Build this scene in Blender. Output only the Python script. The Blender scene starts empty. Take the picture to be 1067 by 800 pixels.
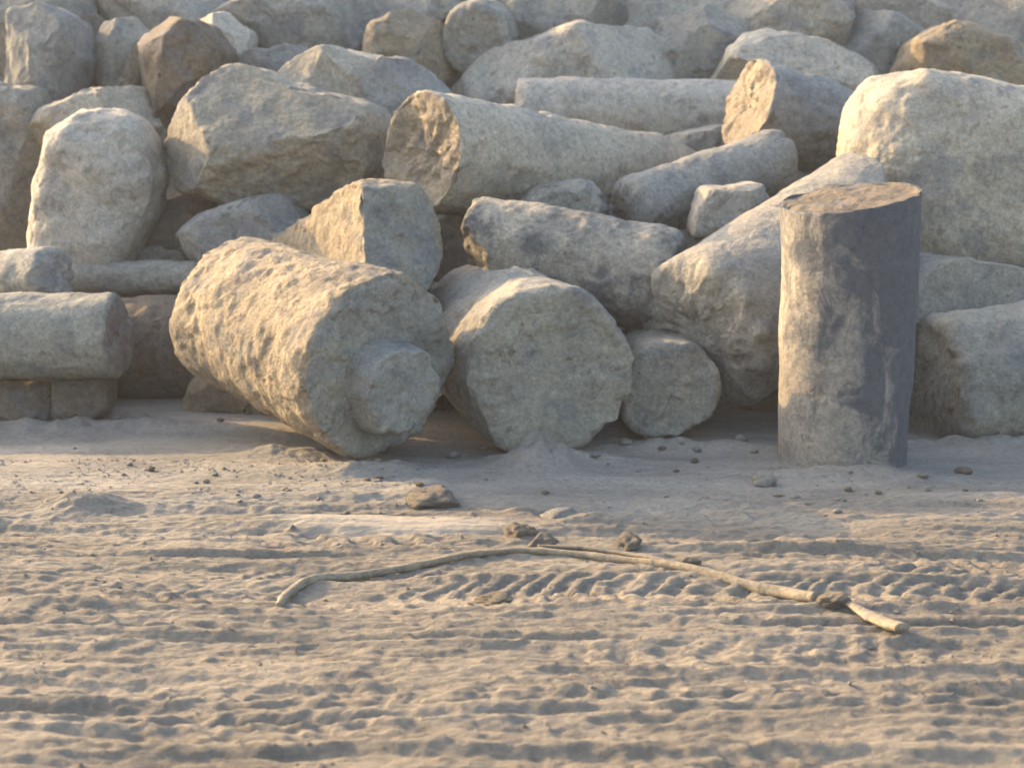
import bpy, math, random
import numpy as np
from mathutils import Vector, Matrix

SC = bpy.context.scene
COL = SC.collection
R = math.radians

# ------------------------------------------------------------------ camera
CAM_H, PITCH, FPX = 1.41, R(9.0), 1500.0          # eye height, downward tilt, focal length in photo pixels (1067 wide)
cam_d = bpy.data.cameras.new("camera")
cam = bpy.data.objects.new("camera", cam_d)
COL.objects.link(cam)
cam.location = (0, 0, CAM_H)
cam.rotation_euler = (R(90) - PITCH, 0, 0)
cam_d.sensor_width = 36.0
cam_d.lens = FPX / 1067.0 * 36.0
cam_d.clip_end = 2000
cam_d.dof.use_dof = True
cam_d.dof.focus_distance = 5.4
cam_d.dof.aperture_fstop = 2.8
SC.camera = cam

# ------------------------------------------------------------------ light
SUN_AZ = Vector((-0.84, 0.545)).normalized()       # towards the sun, seen from above: left and a little behind the pile
SUN_EL = R(22.5)
sun_dir = Vector((SUN_AZ.x * math.cos(SUN_EL), SUN_AZ.y * math.cos(SUN_EL), math.sin(SUN_EL)))
world = bpy.data.worlds.new("World")
SC.world = world
world.use_nodes = True
wn = world.node_tree
sky = wn.nodes.new("ShaderNodeTexSky")
sky.sky_type = 'NISHITA'
sky.sun_disc = False
sky.sun_elevation = SUN_EL
sky.sun_rotation = math.atan2(SUN_AZ.x, SUN_AZ.y)
sky.dust_density = 4.0
sky.ozone_density = 1.0
wn.links.new(sky.outputs[0], wn.nodes["Background"].inputs[0])
wn.nodes["Background"].inputs[1].default_value = 0.15
sun_d = bpy.data.lights.new("sun", 'SUN')
sun_d.energy = 2.15
sun_d.angle = R(0.6)
sun_d.color = (1.0, 0.66, 0.29)
sun = bpy.data.objects.new("sun", sun_d)
COL.objects.link(sun)
sun.rotation_euler = sun_dir.to_track_quat('Z', 'Y').to_euler()
sun.location = (-8, 6, 6)
SC.view_settings.view_transform = 'Standard'
SC.view_settings.look = 'None'
SC.view_settings.exposure = 2.55
SC.view_settings.gamma = 1.0
HAZE = 0.002

# ------------------------------------------------------------------ helpers: noise
def _hash(ix, iy, iz, seed):
    h = (ix.astype(np.int64) * 374761393 + iy.astype(np.int64) * 668265263 + iz.astype(np.int64) * 2147483647 + seed * 1274126177) & 0xFFFFFFFF
    h = ((h ^ (h >> 13)) * 1274126177) & 0xFFFFFFFF
    h = ((h ^ (h >> 16)) * 2246822519) & 0xFFFFFFFF
    return h ^ (h >> 15)

def perlin(P, seed=0):
    """Gradient noise of an (n,3) array, about -1..1."""
    P = np.asarray(P, float)
    I = np.floor(P).astype(np.int64)
    F = P - I
    U = F * F * F * (F * (F * 6 - 15) + 10)
    out = 0
    for dx in (0, 1):
        wx = U[:, 0] if dx else 1 - U[:, 0]
        for dy in (0, 1):
            wy = U[:, 1] if dy else 1 - U[:, 1]
            for dz in (0, 1):
                wz = U[:, 2] if dz else 1 - U[:, 2]
                h = _hash(I[:, 0] + dx, I[:, 1] + dy, I[:, 2] + dz, seed)
                a = (h & 1023) / 1023.0 * 2 * math.pi
                c = ((h >> 10) & 1023) / 1023.0 * 2 - 1
                s = np.sqrt(np.maximum(0, 1 - c * c))
                g = np.cos(a) * s * (F[:, 0] - dx) + np.sin(a) * s * (F[:, 1] - dy) + c * (F[:, 2] - dz)
                out = out + wx * wy * wz * g
    return out * 1.6

def fbm(P, octaves=4, seed=0, gain=0.5):
    P = np.asarray(P, float)
    a, t, f = 1.0, 0, 1.0
    for k in range(octaves):
        t = t + a * perlin(P * f + 17.3 * k, seed + k)
        a *= gain
        f *= 2.03
    return t

def ridged(P, octaves=3, seed=0):
    a, t, f = 1.0, 0, 1.0
    for k in range(octaves):
        t = t + a * (1 - 2 * np.abs(perlin(P * f + 9.1 * k, seed + k)))
        a *= 0.5
        f *= 2.1
    return t

def sstep(a, b, x):
    t = np.clip((x - a) / (b - a), 0, 1)
    return t * t * (3 - 2 * t)

# ------------------------------------------------------------------ helpers: places
def at(px, py, Y):
    """World point on the sight line of a photo pixel, at world depth Y (used to survey the pile once)."""
    f = Vector((0, math.cos(PITCH), -math.sin(PITCH)))
    u = Vector((0, math.sin(PITCH), math.cos(PITCH)))
    d = f + Vector((1, 0, 0)) * ((px - 533.5) / FPX) - u * ((py - 400) / FPX)
    return Vector((0, 0, CAM_H)) + d * (Y / d.y)

def size(n, Y):
    """Metres spanned by n photo pixels at depth Y."""
    return n / FPX * Y * 1.01

def on_ground(px, py):
    f = Vector((0, math.cos(PITCH), -math.sin(PITCH)))
    u = Vector((0, math.sin(PITCH), math.cos(PITCH)))
    d = f + Vector((1, 0, 0)) * ((px - 533.5) / FPX) - u * ((py - 400) / FPX)
    p = Vector((0, 0, CAM_H)) + d * (-CAM_H / d.z)
    return p.x, p.y

# ------------------------------------------------------------------ helpers: objects
def mesh_obj(name, V, faces, mat, parent=None, loc=None):
    me = bpy.data.meshes.new(name)
    me.from_pydata([tuple(v) for v in V], [], faces)
    me.polygons.foreach_set("use_smooth", [True] * len(me.polygons))
    me.materials.append(mat)
    me.update()
    o = bpy.data.objects.new(name, me)
    COL.objects.link(o)
    if parent:
        o.parent = parent
    if loc is not None:
        o.location = loc
    return o

def tag(o, label=None, cat=None, group=None, kind=None):
    if label: o["label"] = label
    if cat: o["category"] = cat
    if group: o["group"] = group
    if kind: o["kind"] = kind
    return o

def empty(name, loc):
    o = bpy.data.objects.new(name, None)
    COL.objects.link(o)
    o.location = loc
    o.empty_display_size = 0.1
    return o

# ------------------------------------------------------------------ materials
def stone_mat(name, light, mid, dark, stain=0.35, stain_scale=3.0, bump=0.35, grain=60.0, streak=None, stain_col=(0.10, 0.10, 0.105), grad=None, soft=None):
    m = bpy.data.materials.new(name)
    m.use_nodes = True
    n, l = m.node_tree.nodes, m.node_tree.links
    b = n["Principled BSDF"]
    b.inputs["Roughness"].default_value = 0.92
    b.inputs["Specular IOR Level"].default_value = 0.2
    tc = n.new("ShaderNodeTexCoord")
    def noise(scale, detail=6, rough=0.6, vec=None, dist=0.0):
        t = n.new("ShaderNodeTexNoise")
        t.inputs["Scale"].default_value = scale
        t.inputs["Detail"].default_value = detail
        t.inputs["Roughness"].default_value = rough
        t.inputs["Distortion"].default_value = dist
        l.new(vec or tc.outputs["Object"], t.inputs["Vector"])
        return t
    def ramp(src, stops):
        r = n.new("ShaderNodeValToRGB")
        while len(r.color_ramp.elements) < len(stops):
            r.color_ramp.elements.new(0.5)
        for e, (p, c) in zip(r.color_ramp.elements, stops):
            e.position = p
            e.color = (*c, 1) if len(c) == 3 else c
        l.new(src, r.inputs[0])
        return r
    def mix(fac, a, bb, mode='MIX'):
        x = n.new("ShaderNodeMix")
        x.data_type = 'RGBA'
        x.blend_type = mode
        if isinstance(fac, (int, float)): x.inputs[0].default_value = fac
        else: l.new(fac, x.inputs[0])
        for i, s in ((6, a), (7, bb)):
            if isinstance(s, tuple): x.inputs[i].default_value = (*s, 1)
            else: l.new(s, x.inputs[i])
        return x.outputs[2]
    big = noise(2.2, 7, 0.62, dist=0.4)
    base = ramp(big.outputs[0], [(0.30, dark), (0.50, mid), (0.70, light)])
    oi = n.new("ShaderNodeObjectInfo")
    vr = ramp(oi.outputs["Random"], [(0.0, (0.80, 0.81, 0.84)), (0.35, (1.02, 0.98, 0.90)), (0.65, (0.90, 0.92, 0.96)), (1.0, (1.12, 1.08, 1.02))])
    bl = noise(4.5, 9, 0.72)
    br = ramp(bl.outputs[0], [(0.36, (0.66, 0.68, 0.74)), (0.47, (0.95, 0.95, 0.96)), (0.62, (1.02, 1.0, 0.97)), (0.72, (1.2, 1.14, 1.04))])
    fine = noise(grain, 5, 0.7)
    fr = ramp(fine.outputs[0], [(0.30, (0.58, 0.58, 0.58)), (0.70, (1.25, 1.25, 1.25))])
    col = mix(0.75, base.outputs[0], fr.outputs[0], 'MULTIPLY')
    col = mix(1.0, col, vr.outputs[0], 'MULTIPLY')
    col = mix(0.85, col, br.outputs[0], 'MULTIPLY')
    if streak:
        mp = n.new("ShaderNodeMapping")
        mp.inputs["Scale"].default_value = streak
        l.new(tc.outputs["Object"], mp.inputs[0])
        st = noise(stain_scale, 8, 0.68, mp.outputs[0], 0.6)
    else:
        st = noise(stain_scale, 8, 0.7, dist=0.2)
    sr = ramp(st.outputs[0], [(0.56 - 0.22 * stain, (0, 0, 0)), (0.64 - 0.16 * stain, (1, 1, 1))])
    if soft:
        sr.color_ramp.elements[0].position, sr.color_ramp.elements[1].position = soft[0], soft[1]
    sm = n.new("ShaderNodeMath"); sm.operation = 'MULTIPLY'
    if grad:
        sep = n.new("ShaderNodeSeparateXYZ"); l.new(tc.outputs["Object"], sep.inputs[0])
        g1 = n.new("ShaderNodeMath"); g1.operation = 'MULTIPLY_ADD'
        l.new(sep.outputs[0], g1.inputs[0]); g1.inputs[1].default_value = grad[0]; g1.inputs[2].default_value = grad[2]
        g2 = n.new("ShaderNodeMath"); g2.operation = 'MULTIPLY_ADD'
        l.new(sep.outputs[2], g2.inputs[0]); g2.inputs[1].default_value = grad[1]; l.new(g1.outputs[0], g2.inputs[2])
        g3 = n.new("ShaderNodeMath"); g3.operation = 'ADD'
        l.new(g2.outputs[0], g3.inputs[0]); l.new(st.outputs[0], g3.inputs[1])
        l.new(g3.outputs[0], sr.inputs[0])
    l.new(sr.outputs[0], sm.inputs[0]); sm.inputs[1].default_value = soft[2] if soft else min(0.92, 0.45 + stain)
    col = mix(sm.outputs[0], col, stain_col)
    g2 = noise(26.0, 7, 0.78)
    gr2 = ramp(g2.outputs[0], [(0.34, (0.62, 0.62, 0.62)), (0.5, (1.0, 1.0, 1.0)), (0.68, (1.35, 1.32, 1.25))])
    col = mix(0.8, col, gr2.outputs[0], 'MULTIPLY')
    pn = noise(9.0, 3, 0.55)
    pr = ramp(pn.outputs[0], [(0.665, (0, 0, 0)), (0.70, (1, 1, 1))])
    pm = n.new("ShaderNodeMath"); pm.operation = 'MULTIPLY'
    l.new(pr.outputs[0], pm.inputs[0]); pm.inputs[1].default_value = 0.6
    col = mix(pm.outputs[0], col, tuple(c * 0.45 for c in dark))
    l.new(col, b.inputs["Base Color"])
    # relief
    h1 = noise(14, 8, 0.65)
    h2 = noise(85, 4, 0.7)
    vo = n.new("ShaderNodeTexVoronoi"); vo.inputs["Scale"].default_value = 38
    l.new(tc.outputs["Object"], vo.inputs["Vector"])
    a1 = n.new("ShaderNodeMath"); a1.operation = 'MULTIPLY_ADD'
    l.new(h2.outputs[0], a1.inputs[0]); a1.inputs[1].default_value = 0.5; l.new(h1.outputs[0], a1.inputs[2])
    a2 = n.new("ShaderNodeMath"); a2.operation = 'MULTIPLY_ADD'
    l.new(vo.outputs[0], a2.inputs[0]); a2.inputs[1].default_value = 0.15; l.new(a1.outputs[0], a2.inputs[2])
    bp = n.new("ShaderNodeBump")
    bp.inputs["Strength"].default_value = min(1.0, bump * 1.7)
    bp.inputs["Distance"].default_value = 0.03
    a3 = n.new("ShaderNodeMath"); a3.operation = 'MULTIPLY_ADD'
    l.new(pr.outputs[0], a3.inputs[0]); a3.inputs[1].default_value = -0.35; l.new(a2.outputs[0], a3.inputs[2])
    rg = n.new("ShaderNodeTexNoise"); rg.noise_type = 'RIDGED_MULTIFRACTAL'
    rg.inputs["Scale"].default_value = 4.0; rg.inputs["Detail"].default_value = 8; rg.inputs["Roughness"].default_value = 0.55
    l.new(tc.outputs["Object"], rg.inputs["Vector"])
    a4 = n.new("ShaderNodeMath"); a4.operation = 'MULTIPLY_ADD'
    l.new(rg.outputs[0], a4.inputs[0]); a4.inputs[1].default_value = 0.45; l.new(a3.outputs[0], a4.inputs[2])
    l.new(a4.outputs[0], bp.inputs["Height"])
    l.new(bp.outputs[0], b.inputs["Normal"])
    return m

M = {
    'warm':  stone_mat("warm_dusty_stone", (0.279, 0.232, 0.164), (0.241, 0.200, 0.144), (0.182, 0.158, 0.120), 0.10, 5.0, 0.55),
    'beige': stone_mat("beige_dusty_stone", (0.268, 0.232, 0.174), (0.230, 0.206, 0.159), (0.177, 0.163, 0.135), 0.15, 3.5, 0.35),
    'grey':  stone_mat("grey_dusty_stone", (0.236, 0.222, 0.188), (0.198, 0.190, 0.164), (0.144, 0.143, 0.131), 0.18, 3.0, 0.35),
    'pale':  stone_mat("pale_dusty_stone", (0.311, 0.280, 0.222), (0.279, 0.249, 0.198), (0.230, 0.211, 0.174), 0.08, 2.6, 0.22),
    'spot':  stone_mat("stained_dusty_stone", (0.268, 0.237, 0.183), (0.225, 0.206, 0.164), (0.167, 0.158, 0.135), 0.34, 3.6, 0.40, stain_col=(0.05, 0.052, 0.055)),
    'brown': stone_mat("brown_dusty_stone_shaded", (0.145, 0.114, 0.082), (0.116, 0.094, 0.069), (0.080, 0.068, 0.052), 0.15, 3.0, 0.35),  # brown, darkened further to put gap shade into the stone colour
    'tar':   stone_mat("tar_streaked_stone", (0.255, 0.225, 0.18), (0.205, 0.186, 0.157), (0.150, 0.143, 0.13), 0.40, 3.0, 0.22, streak=(2.2, 2.2, 1.25), stain_col=(0.034, 0.041, 0.051), grad=(0.62, 0.26, -0.08), soft=(0.44, 0.60, 0.86)),  # tar kept off the left strip, also standing in for the shaded side
    'face':  stone_mat("cut_stone_face", (0.225, 0.217, 0.174), (0.198, 0.190, 0.157), (0.155, 0.150, 0.131), 0.12, 3.2, 0.35),
}

def ground_mat():
    m = bpy.data.materials.new("dust_ground")
    m.use_nodes = True
    n, l = m.node_tree.nodes, m.node_tree.links
    b = n["Principled BSDF"]
    b.inputs["Roughness"].default_value = 0.95
    b.inputs["Specular IOR Level"].default_value = 0.15
    tc = n.new("ShaderNodeTexCoord")
    def noise(scale, detail, rough, vec=None):
        t = n.new("ShaderNodeTexNoise")
        t.inputs["Scale"].default_value = scale; t.inputs["Detail"].default_value = detail; t.inputs["Roughness"].default_value = rough
        l.new(vec or tc.outputs["Object"], t.inputs["Vector"]); return t
    mp = n.new("ShaderNodeMapping"); mp.inputs["Scale"].default_value = (0.45, 1.6, 1)
    l.new(tc.outputs["Object"], mp.inputs[0])
    a = noise(2.2, 8, 0.65, mp.outputs[0])
    r = n.new("ShaderNodeValToRGB")
    r.color_ramp.elements[0].position = 0.32; r.color_ramp.elements[0].color = (0.122, 0.106, 0.084, 1)
    r.color_ramp.elements[1].position = 0.68; r.color_ramp.elements[1].color = (0.212, 0.180, 0.136, 1)
    l.new(a.outputs[0], r.inputs[0])
    f = noise(45, 6, 0.75)
    fr = n.new("ShaderNodeValToRGB")
    fr.color_ramp.elements[0].position = 0.28; fr.color_ramp.elements[0].color = (0.62, 0.62, 0.62, 1)
    fr.color_ramp.elements[1].position = 0.7; fr.color_ramp.elements[1].color = (1.12, 1.12, 1.12, 1)
    l.new(f.outputs[0], fr.inputs[0])
    x = n.new("ShaderNodeMix"); x.data_type = 'RGBA'; x.blend_type = 'MULTIPLY'; x.inputs[0].default_value = 0.8
    l.new(r.outputs[0], x.inputs[6]); l.new(fr.outputs[0], x.inputs[7])
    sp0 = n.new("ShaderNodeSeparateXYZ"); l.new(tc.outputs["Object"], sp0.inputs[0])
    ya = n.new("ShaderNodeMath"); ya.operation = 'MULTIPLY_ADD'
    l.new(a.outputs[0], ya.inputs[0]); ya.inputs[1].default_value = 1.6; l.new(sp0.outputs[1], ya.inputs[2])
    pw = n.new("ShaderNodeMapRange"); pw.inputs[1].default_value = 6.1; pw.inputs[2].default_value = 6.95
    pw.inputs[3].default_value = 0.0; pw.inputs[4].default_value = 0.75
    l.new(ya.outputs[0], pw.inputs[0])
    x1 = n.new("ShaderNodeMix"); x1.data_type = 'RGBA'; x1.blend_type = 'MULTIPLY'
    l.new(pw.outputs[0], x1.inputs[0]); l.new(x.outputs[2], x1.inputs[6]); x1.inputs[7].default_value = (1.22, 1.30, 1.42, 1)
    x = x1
    # a paler patch in the dust beside the pole
    sep = n.new("ShaderNodeSeparateXYZ"); l.new(tc.outputs["Object"], sep.inputs[0])
    def mth(op, p, q, r3=None):
        t = n.new("ShaderNodeMath"); t.operation = op
        for i_, v_ in enumerate((p, q, r3)):
            if v_ is None: continue
            if isinstance(v_, (int, float)): t.inputs[i_].default_value = v_
            else: l.new(v_, t.inputs[i_])
        return t.outputs[0]
    dx = mth('MULTIPLY_ADD', sep.outputs[0], 1 / 0.50, 0.42 / 0.50)
    yt = mth('MULTIPLY_ADD', sep.outputs[0], 0.10, sep.outputs[1])
    dy = mth('MULTIPLY_ADD', yt, 1 / 0.12, (-5.36 + 0.04) / 0.12)
    rr = mth('ADD', mth('POWER', mth('ABSOLUTE', dx, 0), 2), mth('POWER', mth('ABSOLUTE', dy, 0), 2))
    rr = mth('ADD', rr, mth('MULTIPLY', mth('SUBTRACT', a.outputs[0], 0.5), 3.0))
    mk = n.new("ShaderNodeMapRange"); mk.inputs[1].default_value = 1.35; mk.inputs[2].default_value = 0.25
    l.new(rr, mk.inputs[0])
    x2 = n.new("ShaderNodeMix"); x2.data_type = 'RGBA'
    l.new(mk.outputs[0], x2.inputs[0]); l.new(x.outputs[2], x2.inputs[6]); x2.inputs[7].default_value = (0.245, 0.212, 0.165, 1)
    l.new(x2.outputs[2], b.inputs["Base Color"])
    h = noise(75, 8, 0.75)
    mp2 = n.new("ShaderNodeMapping"); mp2.inputs["Scale"].default_value = (0.42, 1.5, 1)
    l.new(tc.outputs["Object"], mp2.inputs[0])
    h2 = noise(16, 7, 0.66, mp2.outputs[0])
    vg = n.new("ShaderNodeTexVoronoi"); vg.inputs["Scale"].default_value = 34; vg.feature = 'F1'
    mp3 = n.new("ShaderNodeMapping"); mp3.inputs["Scale"].default_value = (0.7, 1.6, 1)
    l.new(tc.outputs["Object"], mp3.inputs[0]); l.new(mp3.outputs[0], vg.inputs["Vector"])
    vm = n.new("ShaderNodeMath"); vm.operation = 'MULTIPLY_ADD'
    l.new(vg.outputs["Distance"], vm.inputs[0]); vm.inputs[1].default_value = -0.55; l.new(h.outputs[0], vm.inputs[2])
    h = vm
    ad = n.new("ShaderNodeMath"); ad.operation = 'MULTIPLY_ADD'
    l.new(h2.outputs[0], ad.inputs[0]); ad.inputs[1].default_value = 1.6; l.new(h.outputs[0], ad.inputs[2])
    bp = n.new("ShaderNodeBump"); bp.inputs["Strength"].default_value = 0.7; bp.inputs["Distance"].default_value = 0.018
    l.new(ad.outputs[0], bp.inputs["Height"]); l.new(bp.outputs[0], b.inputs["Normal"])
    return m
M['ground'] = ground_mat()
M['wood'] = stone_mat("dry_weathered_wood", (0.22, 0.18, 0.125), (0.175, 0.145, 0.10), (0.12, 0.10, 0.072), 0.10, 6.0, 0.25, grain=110)
M['wood_pale'] = stone_mat("fresh_split_wood", (0.19, 0.158, 0.11), (0.165, 0.138, 0.097), (0.13, 0.11, 0.08), 0.02, 6.0, 0.2, grain=110)

# ------------------------------------------------------------------ ground: one sheet, tyre-tracked dust, rising to a bank behind the pile
def smooth_patch(X, Y):
    return np.exp(-(((X + 0.42) / 0.48) ** 2 + ((Y - 5.36 + 0.10 * (X + .4)) / 0.13) ** 2) ** 1.4)

BANDS = [  # centre y, half width, depth, lug period, lug height, lug skew, seed
    (5.62, 0.17, 0.016, 0.21, 0.022, 0.9, 1),
    (5.22, 0.17, 0.022, 0.19, 0.026, -0.8, 2),
    (4.84, 0.14, 0.018, 0.10, 0.018, 0.9, 3),
    (4.52, 0.15, 0.016, 0.09, 0.018, -0.9, 4),
    (4.22, 0.12, 0.012, 0.13, 0.008, 0.8, 5),
    (3.96, 0.12, 0.018, 0.115, 0.010, -0.7, 6),
    (3.70, 0.12, 0.014, 0.125, 0.010, 0.9, 7),
    (3.45, 0.12, 0.014, 0.11, 0.009, -0.9, 8),
    (3.20, 0.12, 0.018, 0.12, 0.015, 0.9, 9),
    (2.95, 0.12, 0.018, 0.12, 0.015, 0.9, 10),
]

def ground_z(X, Y):
    X = np.asarray(X, float).ravel(); Y = np.asarray(Y, float).ravel()
    Z0 = np.zeros_like(X)
    P = lambda sx, sy, s=0: np.stack([X * sx, Y * sy, Z0 + s], 1)
    near = np.exp(-(np.maximum(0, np.abs(X) - 3.2) / 0.8) ** 2) * (1 - sstep(8.0, 10.0, Y)) * sstep(1.5, 2.4, Y)
    z = 0.035 * fbm(P(0.5, 0.7), 3, 5)
    z += near * 0.006 * fbm(P(1.8, 4.2), 5, 11, 0.5)
    # long wheel-dragged lines
    track = 1 - sstep(5.75, 6.15, Y + 0.10 * perlin(P(1.2, 0.1, 3.3), 40))
    yy = Y + 0.035 * X + 0.03 * perlin(P(0.55, 0.3, 1.7), 21)
    Q = np.stack([X * 0.45, yy * 9.0, Z0], 1)
    z += near * track * 0.016 * fbm(Q, 4, 31, 0.6)
    sp = smooth_patch(X, Y)
    lug_total = Z0.copy()
    for yc, hw, dep, per, amp, skew, sd in BANDS:
        t = (yy - yc) / hw
        env = np.exp(-t ** 4)
        patch = sstep(-0.15, 0.45, perlin(P(0.9, 1.5, sd * 3.1), 50 + sd) + 0.3 * perlin(P(4, 8, sd), 55 + sd))
        xx = X + 0.09 * perlin(P(1.7, 2.2, sd), 60 + sd) + 0.05 * perlin(P(6, 9, sd), 70 + sd) + skew * np.abs(yy - yc)
        ph = (xx / per) % 1.0
        lug = sstep(0.0, 0.09, ph) * (1 - sstep(0.46, 0.66, ph))
        lug_total += env * (0.85 * amp * (0.15 + 0.95 * patch) * (lug - 0.35) - dep * (0.5 + 0.5 * patch))
        lug_total += 0.012 * np.exp(-((np.abs(t) - 1.15) / 0.22) ** 2) * (0.5 + 0.8 * patch)
    # long ruts pressed by passing wheels
    for y0, w_, d_, sl in ((4.20, 0.026, 0.024, -0.035), (4.09, 0.020, 0.018, -0.035), (3.62, 0.030, 0.022, 0.02), (3.52, 0.018, 0.014, 0.02), (4.70, 0.018, 0.012, -0.02), (5.02, 0.020, 0.012, 0.015)):
        yr = Y - y0 - sl * X - 0.018 * perlin(P(0.9, 0.05, y0 * 3), 170)
        k_ = 0.55 + 0.6 * sstep(-0.4, 0.3, perlin(P(0.7, 0.1, y0 * 7), 171))
        lug_total += k_ * (-d_ * np.exp(-(yr / w_) ** 2) + 0.45 * d_ * np.exp(-((yr - 1.9 * w_) / w_) ** 2) + 0.3 * d_ * np.exp(-((yr + 1.9 * w_) / w_) ** 2))
    z += 0.8 * near * track * lug_total * (1 - 0.95 * sp)
    z += near * sp * 0.012
    # crumbly churned clods, strongest among the tracks
    cl = np.maximum(0, ridged(P(6, 13, 4.2), 3, 80) - 0.75)
    z += near * (0.25 + 0.75 * track) * 0.006 * cl * (1 - sp)
    # broken crust: low plates with crisp edges, drawn out along the tracks
    for f_, a_, sd in ((1.0, 0.0042, 130), (2.3, 0.0024, 140), (4.6, 0.0013, 150)):
        cn = fbm(P(2.0 * f_, 8.5 * f_, sd), 3, sd, 0.5)
        z += near * (0.35 + 0.65 * track) * a_ * (sstep(0.06, 0.15, cn) - sstep(-0.16, -0.08, -cn) * 0.4) * (1 - 0.95 * sp)
    z += near * 0.0035 * fbm(P(15, 38, 2.0), 3, 90, 0.6) * (1 - 0.8 * sp)
    # dust heap against the middle drum, low bank of dust along the foot of the pile, lit hump by the front drum
    def bump(x0, y0, sx, sy, h):
        return h * np.exp(-(((X - x0) / sx) ** 2 + ((Y - y0) / sy) ** 2))
    z += bump(0.13, 6.36, 0.15, 0.14, 0.135) * (1 + 0.35 * fbm(P(14, 14, 5), 4, 95))
    z += bump(0.05, 6.20, 0.35, 0.22, 0.035)
    z += bump(-0.36, 5.93, 0.14, 0.09, 0.055) + bump(-0.62, 5.98, 0.22, 0.10, 0.03)
    z += bump(-1.75, 5.72, 0.16, 0.10, 0.06) + bump(-0.9, 6.35, 0.5, 0.15, 0.03)
    z += bump(0.04, 5.55, 0.09, 0.06, 0.035) + bump(0.32, 5.42, 0.12, 0.05, 0.03)
    # dust banked up against the feet of the front stones
    fuzz = 1 + 0.5 * fbm(P(7, 7, 6), 3, 160)
    z += (bump(1.52, 6.27, 0.34, 0.09, 0.05) + bump(0.78, 6.82, 0.30, 0.08, 0.05) + bump(0.25, 6.52, 0.36, 0.09, 0.05)
          + bump(-0.66, 6.28, 0.26, 0.09, 0.045) + bump(-1.05, 6.62, 0.22, 0.12, 0.05) + bump(2.3, 6.85, 0.5, 0.12, 0.06) + bump(-2.3, 7.35, 0.7, 0.15, 0.07)) * fuzz
    # bank of tipped spoil that carries the back rows
    bank = sstep(8.8, 13.0, Y) * 2.5 * sstep(-7.5, -4.6, X + 0.25 * (Y - 10)) * (1 - sstep(9, 16, X)) * (1 - sstep(18, 30, Y))
    z += bank * (1 + 0.10 * fbm(P(0.9, 0.9, 8.0), 3, 99))
    return z

def gz(x, y):
    return float(ground_z(np.array([x]), np.array([y]))[0])

def build_ground():
    dense_x = np.arange(-2.75, 2.7501, 0.0088)
    out = 2.75 + np.cumsum(0.02 * 1.22 ** np.arange(1, 44)); out = out[out < 260]
    xs = np.concatenate([-out[::-1], dense_x, out])
    ys1 = np.concatenate([np.arange(2.75, 5.9, 0.0082), np.arange(5.9, 6.9, 0.011)])
    ys2 = 6.9 + np.cumsum(np.full(40, 0.03)); ys3 = ys2[-1] + np.cumsum(np.full(60, 0.12))
    ys4 = ys3[-1] + np.cumsum(0.2 * 1.2 ** np.arange(30)); ys0 = 2.75 - np.cumsum(0.03 * 1.25 ** np.arange(34))
    ys = np.concatenate([ys0[::-1], ys1, ys2, ys3, ys4])
    X, Y = np.meshgrid(xs, ys)
    Z = ground_z(X, Y)
    co = np.stack([X.ravel(), Y.ravel(), Z], 1)
    nx, ny = len(xs), len(ys)
    idx = np.arange(nx * ny).reshape(ny, nx)
    f = np.stack([idx[:-1, :-1], idx[:-1, 1:], idx[1:, 1:], idx[1:, :-1]], -1).reshape(-1, 4)
    me = bpy.data.meshes.new("ground")
    me.vertices.add(len(co)); me.vertices.foreach_set("co", co.ravel())
    me.loops.add(f.size); me.loops.foreach_set("vertex_index", f.ravel())
    me.polygons.add(len(f)); me.polygons.foreach_set("loop_start", np.arange(0, f.size, 4))
    me.polygons.foreach_set("use_smooth", np.ones(len(f), bool))
    me.update(calc_edges=True); me.validate()
    me.materials.append(M['ground'])
    o = bpy.data.objects.new("ground", me); COL.objects.link(o)
    o["kind"] = "structure"
build_ground()

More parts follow.
